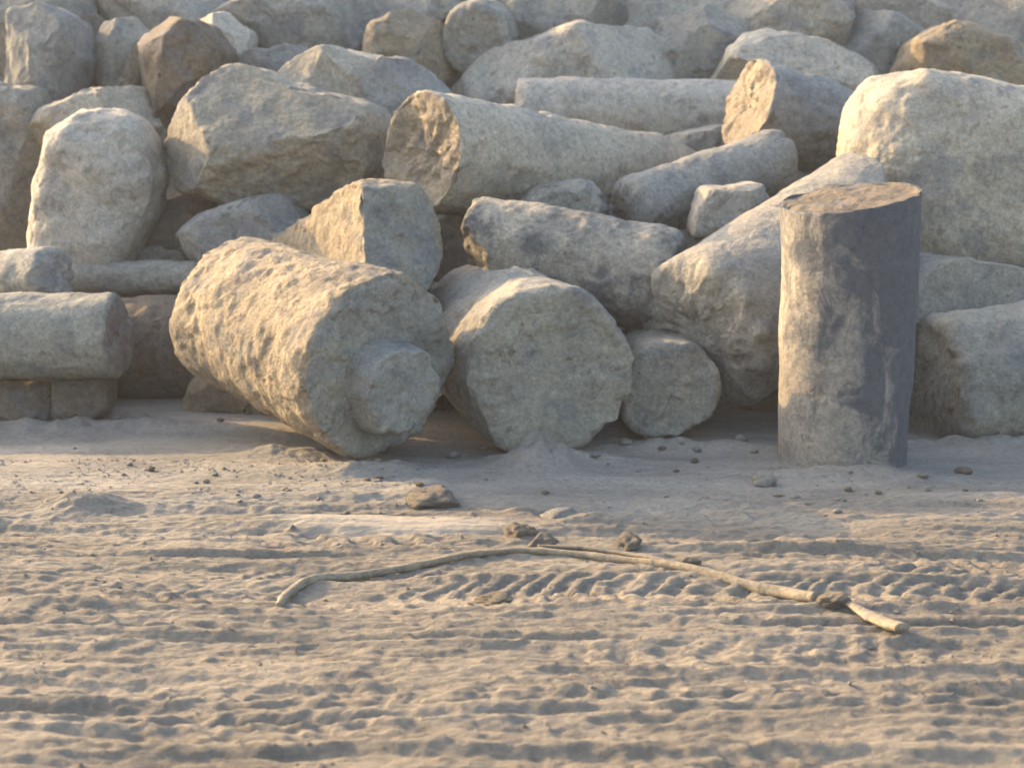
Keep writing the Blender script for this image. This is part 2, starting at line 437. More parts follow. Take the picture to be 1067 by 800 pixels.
# ------------------------------------------------------------------ stone drums
def drum(name, label, cat, c0, c1, r0, r1, mat, face_mat=None, seed=0, group=None, bevel=0.035, chip=0.6,
         rough=0.010, cap_rough=0.02, lumps=0.03, tilt0=(0, 0), tilt1=(0, 0), cuts=(), gouge=0.0, res=0.016,
         face='c1', face_name='end_face', hollow=0.0, face_label=None, barrel_name='barrel'):
    """A rough column piece from centre c0 to centre c1; c1 is its visible end. Cuts are (world normal, world point) planes."""
    c0, c1 = Vector(c0), Vector(c1)
    ax = c1 - c0; L = ax.length; ax.normalize()
    s = ax.orthogonal().normalized() if abs(ax.z) > 0.95 else ax.cross(Vector((0, 0, 1))).normalized()
    t = s.cross(ax).normalized() * 1.0
    if t.z < 0 and abs(ax.z) < 0.95: t = -t; s = -s
    rm = max(r0, r1)
    nt = max(40, int(2 * math.pi * rm / res))
    nb = max(16, int(L / res / 1.15))
    nc = max(8, int(rm / res / 1.1))
    th = np.linspace(0, 2 * math.pi, nt, endpoint=False)
    cs = np.stack([np.cos(th), np.sin(th), np.full(nt, seed * 1.7)], 1)
    bev = bevel * (1 + chip * fbm(cs * 2.6, 4, seed + 3)); bev = np.clip(bev, bevel * 0.25, bevel * 3)
    bev2 = bevel * (1 + chip * fbm(cs * 2.6 + 5, 4, seed + 4)); bev2 = np.clip(bev2, bevel * 0.25, bevel * 3)
    rows = []                                        # (rho, z, outward-radial, outward-axial) per ring, each an array over theta
    def R_at(z): return r0 + (r1 - r0) * z / L
    na = 6
    for k in range(nc):                              # far cap, centre to rim
        f = (k + 0.15) / nc
        rows.append((f * (R_at(0) - bev2), np.zeros(nt), 0.0, -1.0))
    for k in range(na):
        a = (k + 0.0) / na * math.pi / 2
        rows.append((R_at(0) - bev2 + bev2 * math.sin(a), bev2 - bev2 * math.cos(a), math.sin(a), -math.cos(a)))
    for k in range(nb + 1):
        f = k / nb
        z = bev2 + (L - bev - bev2) * f
        rows.append((R_at(z), z, 1.0, 0.0))
    split = len(rows) + na // 2
    for k in range(1, na + 1):
        a = k / na * math.pi / 2
        rows.append((R_at(L) - bev + bev * math.cos(a), L - bev + bev * math.sin(a), math.cos(a), math.sin(a)))
    for k in range(nc - 1, -1, -1):
        f = (k + 0.15) / nc
        rows.append((f * (R_at(L) - bev), np.full(nt, L), 0.0, 1.0))
    nr = len(rows)
    rho = np.stack([np.broadcast_to(a[0], nt) for a in rows]); zz = np.stack([np.broadcast_to(a[1], nt) for a in rows])
    wr = np.array([a[2] for a in rows])[:, None]; wa = np.array([a[3] for a in rows])[:, None]
    X = rho * np.cos(th); Yv = rho * np.sin(th)
    # tilted / sheared ends
    w1 = np.clip(zz / L, 0, 1) ** 2; w0 = (1 - np.clip(zz / L, 0, 1)) ** 2
    Zv = zz + w1 * (tilt1[0] * X + tilt1[1] * Yv) + w0 * (tilt0[0] * X + tilt0[1] * Yv)
    P = np.stack([X.ravel(), Yv.ravel(), Zv.ravel()], 1)
    WR = np.broadcast_to(wr, X.shape).ravel(); WA = np.broadcast_to(wa, X.shape).ravel()
    ct = np.broadcast_to(np.cos(th), X.shape).ravel(); st = np.broadcast_to(np.sin(th), X.shape).ravel()
    N = np.stack([ct * WR, st * WR, WA], 1)
    if hollow:                                       # a broken, dished end
        q = (rho / rm).ravel()
        dish = np.exp(-((q - 0.28) / 0.42) ** 2) * (WA > 0.5)
        P[:, 2] -= hollow * dish * (0.6 + 0.9 * ridged(P * 5.0 + seed, 3, seed + 40))
    side = lumps * rm / 0.4 * fbm(P * 2.1 + seed * 3.3, 3, seed + 7) + rough * fbm(P * 9 + seed, 5, seed + 9, 0.55)
    fl = fbm(P * 4.2 + seed * 1.9, 4, seed + 50, 0.55)
    flake = 0.011 * sstep(0.10, 0.16, fl) + 0.006 * sstep(-0.28, -0.23, fl)
    side -= flake * min(1.0, rough / 0.008)
    if gouge:
        arc = np.tile(th, nr) * rm
        skew_z = P[:, 2] + 0.35 * np.sin(np.tile(th, nr) * 1.0 + 1.0) * rm
        G = np.stack([P[:, 0] * 7, P[:, 1] * 7, skew_z * 24], 1)
        side += gouge * fbm(G, 4, seed + 12, 0.6)
        G2 = np.stack([P[:, 0] * 3, P[:, 1] * 3, skew_z * 7], 1)
        side -= gouge * 1.4 * sstep(0.38, 0.62, perlin(G2, seed + 15))
        side += gouge * 0.5 * fbm(P * 22, 3, seed + 14, 0.6)
    capd = cap_rough * fbm(P * 3.0 + seed, 5, seed + 20, 0.55) + 0.4 * rough * fbm(P * 14, 3, seed + 22)
    capd = capd - 1.2 * flake * min(1.0, cap_rough / 0.016)
    d = np.abs(WR) * side + np.abs(WA) * (1 - np.abs(WR) * 0.5) * capd
    P = P + N * d[:, None]
    W = np.array([list(s), list(t), list(ax)])
    P = P @ W + np.array(list(c0))
    for cut in cuts:
        nrm, pt = cut[0], cut[1]
        amp = cut[2] if len(cut) > 2 else 0.012
        nrm = np.array(list(Vector(nrm).normalized())); pt = np.array(list(pt))
        sd = (P - pt) @ nrm - amp * fbm(P * 7 + seed, 4, seed + 30)
        P = P - np.maximum(sd, 0)[:, None] * nrm
    base = Vector(((c0.x + c1.x) / 2, (c0.y + c1.y) / 2, float(P[:, 2].min())))
    P = P - np.array(list(base))
    def quads(i0, i1):
        f = []
        for i in range(i0, i1):
            a = i * nt; b = (i + 1) * nt
            for j in range(nt):
                k = (j + 1) % nt
                f.append((a + j, a + k, b + k, b + j))
        return f
    root = empty(name, base)
    tag(root, label, cat, group)
    if face:
        V = P[:(split + 1) * nt]
        F = quads(0, split); F.append(tuple(reversed(range(nt))))
        mesh_obj(barrel_name, V, F, mat, root)
        off = split * nt
        V2 = P[off:]
        F2 = [tuple(i - off for i in q) for q in quads(split, nr - 1)]
        e = (nr - 1 - split) * nt
        F2.append(tuple(range(e, e + nt)))
        fo = mesh_obj(face_name, V2, F2, face_mat or mat, root)
        if face_label: fo["label"] = face_label
    else:
        F = quads(0, nr - 1); F.append(tuple(reversed(range(nt))))
        e = (nr - 1) * nt
        F.append(tuple(range(e, e + nt)))
        COL.objects.unlink(root); bpy.data.objects.remove(root)
        root = mesh_obj(name, P, F, mat, None, base)
        tag(root, label, cat, group)
    return root, (s, t, ax)

# ------------------------------------------------------------------ broken boulders
def boulder(name, label, cat, Y, pts, thick, mat, seed=0, group=None, boxy=0.55, cuts=(), lumps=0.05, rough=0.012, res=0.02, push=0.0, sharp=2, facets=3):
    """A broken stone: outline surveyed at depth Y, real thickness front to back, planes knocked off it (normal, pixel, depth)."""
    W = [at(x, y, Y + push * (400 - y) / 400.0) for x, y in pts]
    cx = sum((p.x for p in W)) / len(W); cz = sum((p.z for p in W)) / len(W); cy = sum((p.y for p in W)) / len(W)
    poly = np.array([(p.x - cx, p.z - cz) for p in W])
    rm = np.abs(poly).max()
    nt = max(48, int(2 * math.pi * rm / res)); npf = max(28, int(math.pi * max(rm, thick) / res / 1.2))
    th = np.linspace(0, 2 * math.pi, nt, endpoint=False)
    rad = np.zeros(nt)
    for i in range(nt):
        d = np.array([math.cos(th[i]), math.sin(th[i])]); best = 0
        for k in range(len(poly)):
            a, b = poly[k], poly[(k + 1) % len(poly)]
            e = b - a
            den = d[0] * e[1] - d[1] * e[0]
            if abs(den) < 1e-9: continue
            t = (a[0] * e[1] - a[1] * e[0]) / den
            u = (a[0] * d[1] - a[1] * d[0]) / den
            if t > 0 and -1e-6 <= u <= 1 + 1e-6: best = max(best, t)
        rad[i] = best
    kern = np.ones(sharp * 2 + 1); kern /= kern.sum()
    rad = np.convolve(np.concatenate([rad[-sharp:], rad, rad[:sharp]]), kern, 'valid')
    ph = np.linspace(-math.pi / 2, math.pi / 2, npf)[1:-1]
    c = np.abs(np.cos(ph)) ** boxy; s = np.sign(np.sin(ph)) * np.abs(np.sin(ph)) ** boxy
    X = np.outer(c, rad * np.cos(th)); Zv = np.outer(c, rad * np.sin(th)); Yv = np.repeat(s[:, None] * thick / 2, nt, 1)
    P = np.stack([X.ravel(), Yv.ravel(), Zv.ravel()], 1)
    n0 = P / np.array([rm, thick / 2, rm]); n0 /= np.linalg.norm(n0, axis=1)[:, None]
    d = lumps * rm * fbm(P * 2.4 + seed * 2.1, 3, seed + 1) + rough * fbm(P * 8 + seed, 5, seed + 5, 0.55)
    fl = fbm(P * 3.6 + seed * 1.9, 4, seed + 50, 0.55)
    d = d - (0.016 * sstep(0.10, 0.17, fl) + 0.010 * sstep(-0.30, -0.23, fl)) * min(1.0, rough / 0.012)
    P = P + n0 * d[:, None]
    fr_ = random.Random(seed)
    for _ in range(facets):
        v = Vector((fr_.uniform(-1, 1), -abs(fr_.gauss(0.6, 0.3)), fr_.uniform(-0.7, 1))).normalized()
        v = np.array(list(v)); h = float((P @ v).max()) * fr_.uniform(0.72, 0.88)
        sd = P @ v - h - 0.012 * fbm(P * 6 + seed, 4, seed + 18)
        P = P - np.maximum(sd, 0)[:, None] * v
    P += np.array([cx, cy, cz])
    for cut in cuts:
        nrm = np.array(list(Vector(cut[0]).normalized())); pt = np.array(list(at(*cut[1])))
        amp = cut[2] if len(cut) > 2 else 0.012
        sd = (P - pt) @ nrm - amp * fbm(P * 6 + seed, 4, seed + 8)
        P = P - np.maximum(sd, 0)[:, None] * nrm
    base = np.array([cx, cy, P[:, 2].min()])
    P = P - base
    F = []
    m = len(ph)
    for i in range(m - 1):
        a, b = i * nt, (i + 1) * nt
        for j in range(nt):
            k = (j + 1) % nt
            F.append((a + j, a + k, b + k, b + j))
    F.append(tuple(reversed(range(nt)))); F.append(tuple(range((m - 1) * nt, m * nt)))
    o = mesh_obj(name, P, F, mat, None, base)
    return tag(o, label, cat, group)

GD = "rough stone column drums dumped in the pile"
GB = "broken stones dumped in the pile"

# --- front row -------------------------------------------------------------
# big rough drum, front left, with a raised round plug on its end
n = Vector((0.74, -0.66, -0.10)).normalized()
cB1 = at(400, 384, 6.45); cB0 = at(248, 326, 7.38)
rt, fr = drum("stone_drum", "large rough sunlit drum lying front left, with a raised round plug on its shaded end", "stone drum",
     cB0, cB1, 0.395, 0.435, M['warm'], M['face'], 11, GD, bevel=0.045, chip=1.0, rough=0.0055, cap_rough=0.016, lumps=0.022, gouge=0.0038, res=0.0115,
     cuts=[((0.45, -0.55, 0.75), at(428, 299, 6.38), 0.016), ((0.2, -0.8, -0.62), at(405, 462, 6.2), 0.016)])
def plug(root, c, nrm, r, h, seed):
    ax = Vector(nrm).normalized(); s = ax.cross(Vector((0, 0, 1))).normalized(); t = s.cross(ax)
    nt, V = 72, []
    rows = [(1.10, -0.06), (1.04, 0.0), (1.02, h * .35), (1.01, h * .8), (0.985, h * .95), (0.94, h)] + [(k / 9 * 0.90 + 0.005, h) for k in range(9, -1, -1)]
    th = np.linspace(0, 2 * math.pi, nt, endpoint=False)
    for f, z in rows:
        for a in th:
            q = np.array([[math.cos(a) * f * 2, math.sin(a) * f * 2, z * 3]])
            rr = r * f * (1 + 0.13 * fbm(np.array([[math.cos(a) * 1.6, math.sin(a) * 1.6, z * 4 + 1.0]]), 3, seed)[0])
            hh = z + (0.014 * fbm(q * 1.5, 4, seed + 5)[0] if z > h * .5 else 0)
            p = c + s * (rr * math.cos(a)) + t * (rr * math.sin(a)) + ax * hh
            V.append(p - root.location)
    F = []
    for i in range(len(rows) - 1):
        for j in range(nt):
            k = (j + 1) % nt
            F.append((i * nt + j, i * nt + k, (i + 1) * nt + k, (i + 1) * nt + j))
    F.append(tuple(range((len(rows) - 1) * nt, len(rows) * nt)))
    return mesh_obj("round_plug", V, F, M['face'], root)
axB = (cB1 - cB0).normalized()
plug(rt, at(404, 402, 6.42) + axB * 0.0, axB, 0.195, 0.12, 5)

drum("stone_drum", "big drum at front centre with its smooth grey round end facing forward", "stone drum",
     at(505, 350, 8.0), at(573, 389, 6.66), 0.41, 0.415, M['beige'], M['face'], 21, GD, bevel=0.04, chip=1.1, rough=0.008, cap_rough=0.014, lumps=0.03, res=0.0135,
     cuts=[((0.62, -0.55, 0.35), at(648, 335, 6.72)), ((0.25, -0.7, -0.62), at(610, 462, 6.62)), ((-0.75, -0.5, -0.35), at(492, 442, 6.72))])

drum("stone_drum", "small drum wedged low between the centre drum and the leaning column", "stone drum",
     at(680, 374, 8.0), at(699, 408, 6.95), 0.25, 0.25, M['face'], M['face'], 31, GD, bevel=0.035, chip=1.0, rough=0.009, cap_rough=0.016, lumps=0.06, res=0.014)

drum("stone_column", "thick column leaning up to the right behind the upright column, sunlit along its top", "stone column",
     at(912, 232, 8.35), at(728, 356, 7.25), 0.445, 0.43, M['beige'], M['spot'], 41, GD, bevel=0.10, chip=0.7, rough=0.003, cap_rough=0.02, lumps=0.010, res=0.014,
     face=None, cuts=[((0.95, -0.25, 0.25), at(925, 200, 8.0), 0.02)])

# upright column at right
vb = at(878, 486, 6.62); vt = at(886.5, 188, 6.62)
vb.z = -0.03
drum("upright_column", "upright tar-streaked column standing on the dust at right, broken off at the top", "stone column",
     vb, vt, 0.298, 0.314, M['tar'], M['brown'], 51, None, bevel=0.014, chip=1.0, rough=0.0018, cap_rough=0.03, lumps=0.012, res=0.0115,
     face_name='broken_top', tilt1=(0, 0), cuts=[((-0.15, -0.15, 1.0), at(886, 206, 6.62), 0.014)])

# --- left edge ---------------------------------------------------------------
drum("stone_drum", "smooth drum lying sideways at the left edge, its shaded end facing right", "stone drum",
     at(-330, 352, 7.75), at(126, 350, 7.6), 0.24, 0.235, M['face'], M['grey'], 61, GD, bevel=0.03, rough=0.005, cap_rough=0.012, lumps=0.02)
boulder("broken_stone", "added low stone blocking sun beneath the smooth drum at the left edge", "broken stone", 8.0,
     [(-90, 450), (-85, 390), (20, 380), (92, 392), (98, 428), (20, 446)], 0.7, M['brown'], 66, GB, boxy=0.45)  # added to stop sun leaking in under the drum
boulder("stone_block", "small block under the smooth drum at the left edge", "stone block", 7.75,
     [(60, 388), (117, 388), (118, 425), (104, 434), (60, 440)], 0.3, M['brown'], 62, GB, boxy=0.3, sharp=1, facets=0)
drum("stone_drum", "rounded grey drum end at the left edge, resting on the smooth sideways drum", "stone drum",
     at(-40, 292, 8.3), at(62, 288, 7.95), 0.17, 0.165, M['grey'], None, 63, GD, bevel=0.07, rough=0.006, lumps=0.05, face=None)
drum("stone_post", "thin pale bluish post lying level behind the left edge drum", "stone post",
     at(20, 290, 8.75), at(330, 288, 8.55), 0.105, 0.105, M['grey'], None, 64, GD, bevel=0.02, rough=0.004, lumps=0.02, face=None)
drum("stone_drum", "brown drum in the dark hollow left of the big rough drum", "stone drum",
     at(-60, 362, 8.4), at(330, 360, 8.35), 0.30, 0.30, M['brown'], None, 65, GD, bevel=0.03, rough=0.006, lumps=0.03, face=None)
boulder("broken_stone", "big pale slab stone standing on end at the left edge", "broken stone", 9.0,
     [(30, 330), (38, 190), (55, 140), (85, 118), (118, 113), (148, 121), (166, 150), (172, 185), (165, 215), (140, 275), (118, 330)], 0.75, M['pale'], 71, GB, boxy=0.6, facets=0, sharp=4, rough=0.006,
     cuts=[((0.75, -0.6, 0.1), (140, 190, 8.62), 0.015)])
boulder("broken_stone", "small flat stone tucked below the standing slab at left", "broken stone", 9.2,
     [(120, 275), (138, 252), (170, 250), (200, 262), (200, 300), (120, 300)], 0.4, M['grey'], 72, GB)

# --- middle ------------------------------------------------------------------
cC1 = at(407, 249, 7.38)
drum("stone_drum", "drum with a jagged shaded end and sunlit side, on top of the front left drum", "stone drum",
     at(300, 305, 8.7), cC1, 0.31, 0.35, M['warm'], M['face'], 81, GD, bevel=0.03, chip=0.9, rough=0.012, cap_rough=0.03, lumps=0.035, gouge=0.005, res=0.0125,
     cuts=[((0.85, -0.45, 0.15), at(436, 255, 7.42), 0.014), ((0.12, -0.3, 0.95), at(405, 193, 7.48), 0.016), ((-0.85, -0.5, 0.1), at(352, 235, 7.62), 0.012), ((0.3, -0.6, -0.7), at(440, 300, 7.3), 0.01)])

boulder("broken_stone", "grey wedge of stone in the shade behind the front left drum", "broken stone", 8.8,
     [(186, 238), (205, 222), (245, 208), (285, 198), (303, 202), (322, 222), (330, 270), (200, 275)], 0.6, M['grey'], 82, GB, boxy=0.45)

boulder("broken_stone", "huge rounded block high at left with dark dents in its face", "broken stone", 9.2,
     [(170, 148), (180, 128), (204, 100), (215, 78), (240, 68), (275, 72), (315, 90), (360, 100), (402, 113), (410, 135), (400, 185), (380, 215), (300, 222), (235, 212), (200, 200), (178, 178)],
     1.1, M['beige'], 91, GB, boxy=0.5, lumps=0.05, facets=0, cuts=[((-0.1, -0.75, 0.65), (330, 112, 8.8), 0.02), ((0.1, -0.8, -0.6), (270, 190, 8.8), 0.02), ((-0.75, -0.6, 0.1), (195, 150, 8.9), 0.01)])

drum("stone_column", "fat column with a broken dished end facing left, lying across the middle of the pile", "stone column",
     at(722, 190, 10.1), at(436, 157, 8.4), 0.27, 0.355, M['pale'], M['warm'], 101, GD, bevel=0.025, chip=1.0, rough=0.007, cap_rough=0.02, lumps=0.02, hollow=0.05, res=0.014,
     face_name='broken_end')

drum("stone_drum", "dark-spotted drum lying aslant on top of the centre drum", "stone drum",
     at(705, 296, 7.65), at(490, 249, 7.9), 0.30, 0.25, M['spot'], M['spot'], 111, GD, bevel=0.05, chip=0.9, rough=0.005, cap_rough=0.025, lumps=0.03, res=0.0135,
     face=None, cuts=[((-0.8, -0.35, -0.45), at(490, 262, 7.8), 0.02)])

boulder("broken_stone", "small rounded stone peeping up behind the dark-spotted drum", "broken stone", 8.35,
     [(540, 214), (552, 197), (575, 187), (600, 184), (622, 192), (636, 214), (636, 250), (540, 250)], 0.35, M['spot'], 112, GB)

drum("stone_post", "slim smooth column slanting up to the right in the middle of the pile", "stone column",
     at(650, 222, 8.45), at(818, 166, 8.95), 0.205, 0.215, M['grey'], None, 121, GD, bevel=0.08, chip=0.5, rough=0.005, lumps=0.025, face=None)

boulder("stone_block", "small warm block caught between the slim slanting column and the leaning column", "stone block", 8.2,
     [(716, 250), (722, 212), (732, 194), (760, 194), (790, 189), (806, 206), (806, 250)], 0.4, M['pale'], 122, GB, boxy=0.25, sharp=1)

drum("stone_column", "level pale column lying sideways near the top of the pile", "stone column",
     at(820, 122, 10.6), at(536, 121, 10.5), 0.27, 0.27, M['pale'], None, 131, GD, bevel=0.07, chip=0.5, rough=0.006, lumps=0.02, face=None)
boulder("broken_stone", "small spotted stone below the level pale column", "broken stone", 10.0,
     [(680, 150), (700, 136), (725, 129), (752, 127), (765, 150), (765, 190), (680, 190)], 0.4, M['spot'], 132, GB)

drum("stone_drum", "drum high at right with its bright end facing left into the sun", "stone drum",
     at(925, 156, 9.95), at(778, 107, 9.55), 0.30, 0.315, M['grey'], M['warm'], 141, GD, bevel=0.03, chip=0.9, rough=0.008, cap_rough=0.025, lumps=0.02, res=0.015,
     cuts=[((-0.2, -0.5, 0.85), at(800, 66, 9.5), 0.01)])

boulder("broken_stone", "tallest boulder, smooth and wide, looming at the right edge behind the upright column", "broken stone", 8.75,
     [(872, 190), (880, 130), (888, 100), (905, 80), (945, 70), (985, 76), (1030, 82), (1090, 95), (1110, 180), (1095, 300), (960, 310), (890, 280)],
     0.95, M['pale'], 151, GB, boxy=0.72, lumps=0.035, rough=0.006, sharp=4, facets=0)

boulder("stone_block", "sunlit wedge block at the right edge between tall boulder and lower drum", "stone block", 7.85,
     [(930, 262), (960, 262), (1000, 268), (1040, 274), (1090, 284), (1090, 345), (930, 345)], 0.55, M['beige'], 152, GB, boxy=0.3,
     cuts=[((-0.35, -0.25, 0.9), (975, 278, 7.65), 0.008), ((0.15, -0.97, 0.1), (1000, 310, 7.62), 0.008)])
drum("stone_drum", "shaded drum lying on the ground at the right edge behind the upright column", "stone drum",
     at(1160, 392, 7.35), at(968, 402, 7.25), 0.40, 0.395, M['face'], None, 153, GD, bevel=0.08, rough=0.007, lumps=0.03, face=None)
boulder("broken_stone", "small grey stone just right of the upright column", "broken stone", 7.5,
     [(930, 300), (950, 294), (961, 305), (964, 325), (955, 345), (930, 345)], 0.25, M['grey'], 154, GB)

# --- stones added in the dark gaps, as fill, supports and a sun block ----------------------
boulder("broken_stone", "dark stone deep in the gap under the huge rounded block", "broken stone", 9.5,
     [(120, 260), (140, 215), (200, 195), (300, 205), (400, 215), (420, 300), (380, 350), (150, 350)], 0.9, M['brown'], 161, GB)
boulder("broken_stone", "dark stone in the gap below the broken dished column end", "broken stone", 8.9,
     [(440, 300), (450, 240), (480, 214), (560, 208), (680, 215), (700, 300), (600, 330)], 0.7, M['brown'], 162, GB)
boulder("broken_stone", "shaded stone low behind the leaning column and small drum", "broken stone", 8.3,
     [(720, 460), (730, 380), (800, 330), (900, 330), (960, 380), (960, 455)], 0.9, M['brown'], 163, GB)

boulder("broken_stone", "added stone blocking sun in the gap between the two big front drums", "broken stone", 8.2,
     [(400, 440), (405, 340), (440, 290), (480, 300), (500, 360), (500, 440)], 0.5, M['brown'], 164, GB)  # added to keep sun from behind out of this gap
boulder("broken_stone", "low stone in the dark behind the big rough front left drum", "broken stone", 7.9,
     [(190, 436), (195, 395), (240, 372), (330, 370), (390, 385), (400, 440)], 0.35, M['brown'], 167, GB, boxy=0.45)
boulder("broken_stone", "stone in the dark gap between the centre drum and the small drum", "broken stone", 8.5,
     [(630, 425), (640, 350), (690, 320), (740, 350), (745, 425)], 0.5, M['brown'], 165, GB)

# --- back rows ----------------------------------------------------------------
back = [
 # label, Y, outline, thickness, material, cuts
 ("dark rounded stone in the top left corner", 10.6, [(20, 20), (50, 14), (80, 30), (88, 65), (80, 100), (60, 118), (20, 118)], 0.8, 'grey'),
 ("pale stone at the far left behind the standing slab", 10.2, [(-60, 260), (-50, 130), (-10, 98), (40, 104), (62, 150), (60, 260)], 0.8, 'beige'),
 ("brown stone behind the dark one in the top left corner", 11.4, [(70, 35), (100, 22), (125, 40), (128, 95), (70, 105)], 0.6, 'brown'),
 ("upright stone with a sunlit left edge near the top left", 11.0, [(105, 60), (112, 30), (135, 22), (150, 40), (150, 110), (112, 112)], 0.5, 'beige'),
 ("bright sunlit splinter of stone pointing up near the top left", 10.5, [(118, 112), (135, 75), (148, 44), (156, 52), (152, 90), (142, 125)], 0.35, 'warm'),
 ("dusty sloping stone above the standing slab at left", 10.0, [(40, 150), (60, 118), (95, 100), (140, 96), (160, 120), (170, 150), (120, 165)], 0.6, 'pale'),
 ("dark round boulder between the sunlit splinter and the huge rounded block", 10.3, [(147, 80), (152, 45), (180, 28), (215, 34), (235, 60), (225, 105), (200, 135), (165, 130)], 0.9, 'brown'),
 ("pale stone above the dark round boulder", 11.2, [(195, 70), (200, 30), (235, 18), (262, 38), (262, 75)], 0.6, 'pale'),
 ("flat pale stone on the skyline left of centre", 11.0, [(250, 78), (262, 58), (300, 52), (328, 60), (330, 85), (290, 95)], 0.6, 'grey'),
 ("rounded pale boulder right behind the huge block", 10.2, [(285, 105), (305, 72), (335, 56), (365, 58), (390, 62), (405, 90), (418, 125), (330, 130)], 0.7, 'pale'),
 ("grey stone behind the broken dished column end", 10.0, [(385, 90), (400, 66), (425, 66), (450, 82), (470, 105), (470, 150), (400, 150)], 0.6, 'grey'),
 ("tan rounded stone at the top left of centre", 11.2, [(385, 66), (392, 30), (430, 20), (468, 35), (470, 80), (440, 95)], 0.7, 'warm'),
 ("wide pale wedge of stone behind the level pale column", 11.2, [(480, 110), (500, 80), (530, 55), (590, 38), (660, 34), (684, 55), (700, 110), (600, 140)], 0.9, 'pale'),
 ("grey stone at the top between the wedge and the bright-ended drum", 11.6, [(680, 60), (690, 25), (735, 15), (775, 30), (780, 70), (745, 92), (700, 92)], 0.8, 'grey'),
 ("long low stone behind the bright-ended drum", 11.0, [(755, 90), (770, 55), (800, 40), (850, 50), (900, 75), (915, 110), (820, 130)], 0.7, 'pale'),
 ("brownish stone in the top right corner", 11.0, [(945, 80), (955, 50), (985, 30), (1040, 35), (1070, 60), (1060, 100), (970, 100)], 0.8, 'warm'),
 ("grey stone on the skyline left of the tallest boulder", 11.8, [(850, 85), (860, 40), (900, 20), (950, 30), (965, 80), (900, 110)], 0.8, 'grey'),
]
for i, (lab, Y, pts, th_, mk) in enumerate(back):
    mx_, my_ = sum(p[0] for p in pts) / len(pts), sum(p[1] for p in pts) / len(pts)
    pts = [(mx_ + 1.2 * (x - mx_), my_ + 1.18 * (y - my_) - 2) for x, y in pts]
    boulder("broken_stone", lab, "broken stone", Y, pts, th_, M[mk], 200 + 7 * i, GB, boxy=0.42, res=0.022, lumps=0.05, sharp=1, facets=5)
drum("stone_drum", "round grey drum end at the top of the pile above the broken dished column", "stone drum",
     at(515, 30, 11.9), at(492, 44, 11.0), 0.27, 0.27, M['grey'], None, 231, GD, bevel=0.06, rough=0.008, lumps=0.05, face=None)
# stones of the topmost row, just above what the photo shows
rng = random.Random(4)
top = [(30, 10, 88, 'grey'), (175, 14, 84, 'pale'), (300, 22, 92, 'grey'), (420, 8, 90, 'grey'), (570, 6, 96, 'grey'), (700, 2, 92, 'pale'), (815, 18, 88, 'beige'), (925, 4, 92, 'pale'), (1050, 10, 90, 'grey')]
for i, (px, py, r_, mk) in enumerate(top):
    py += 12
    k = 9; pts = []
    for a in range(k):
        q = 2 * math.pi * a / k
        pts.append((px + r_ * math.cos(q) * rng.uniform(.8, 1.15), py - r_ * 0.75 * math.sin(q) * rng.uniform(.8, 1.15)))
    boulder("broken_stone", "blurred stone in the topmost row of the pile", "broken stone", 12.0 + 0.3 * (i % 2), pts, 1.2, M[mk], 300 + 5 * i, "stones of the topmost row of the pile", res=0.03, lumps=0.05, facets=5, sharp=1)

# ------------------------------------------------------------------ sticks on the ground
def tube(name, pts, rads, mat, seed=0, nt=16, flat=1.0, sub=10):
    n_ = len(pts)
    P = [Vector(p) for p in pts]
    C, RR = [], []
    for i in range(n_ - 1):
        p0, p1, p2, p3 = P[max(i - 1, 0)], P[i], P[i + 1], P[min(i + 2, n_ - 1)]
        for k in range(sub):
            t = k / sub
            C.append(0.5 * ((2 * p1) + (p2 - p0) * t + (2 * p0 - 5 * p1 + 4 * p2 - p3) * t * t + (3 * p1 - p0 - 3 * p2 + p3) * t ** 3))
            RR.append(rads[i] * (1 - t) + rads[i + 1] * t)
    C.append(P[-1]); RR.append(rads[-1])
    V, F = [], []
    for i, c in enumerate(C):
        d = (C[min(i + 1, len(C) - 1)] - C[max(i - 1, 0)]).normalized()
        s = d.cross(Vector((0, 0, 1))).normalized(); u = s.cross(d)
        for j in range(nt):
            a = 2 * math.pi * j / nt
            q = np.array([[c.x * 9 + math.cos(a), c.y * 9 + math.sin(a), c.z * 9 + seed]])
            r_ = RR[i] * (1 + 0.16 * fbm(q, 3, seed)[0] + 0.22 * max(0.0, math.cos(i * 0.55 + seed)) ** 14)
            V.append(c + s * (r_ * math.cos(a)) + u * (r_ * flat * math.sin(a)))
    for i in range(len(C) - 1):
        for j in range(nt):
            k = (j + 1) % nt
            F.append((i * nt + j, i * nt + k, (i + 1) * nt + k, (i + 1) * nt + j))
    F.append(tuple(reversed(range(nt)))); F.append(tuple(range((len(C) - 1) * nt, len(C) * nt)))
    base = Vector((C[0].x, C[0].y, min(v.z for v in V)))
    return mesh_obj(name, [v - base for v in V], F, mat, None, base)

def gpath(pix, lift):
    out = []
    for (x, y), lf in zip(pix, lift):
        gx, gy = on_ground(x, y)
        out.append((gx, gy, gz(gx, gy) + lf))
    return out
def smooth_z(p):
    z = [q[2] for q in p]
    return [(q[0], q[1], max(z[i], (z[max(i - 1, 0)] + z[i] + z[min(i + 1, len(p) - 1)]) / 3)) for i, q in enumerate(p)]

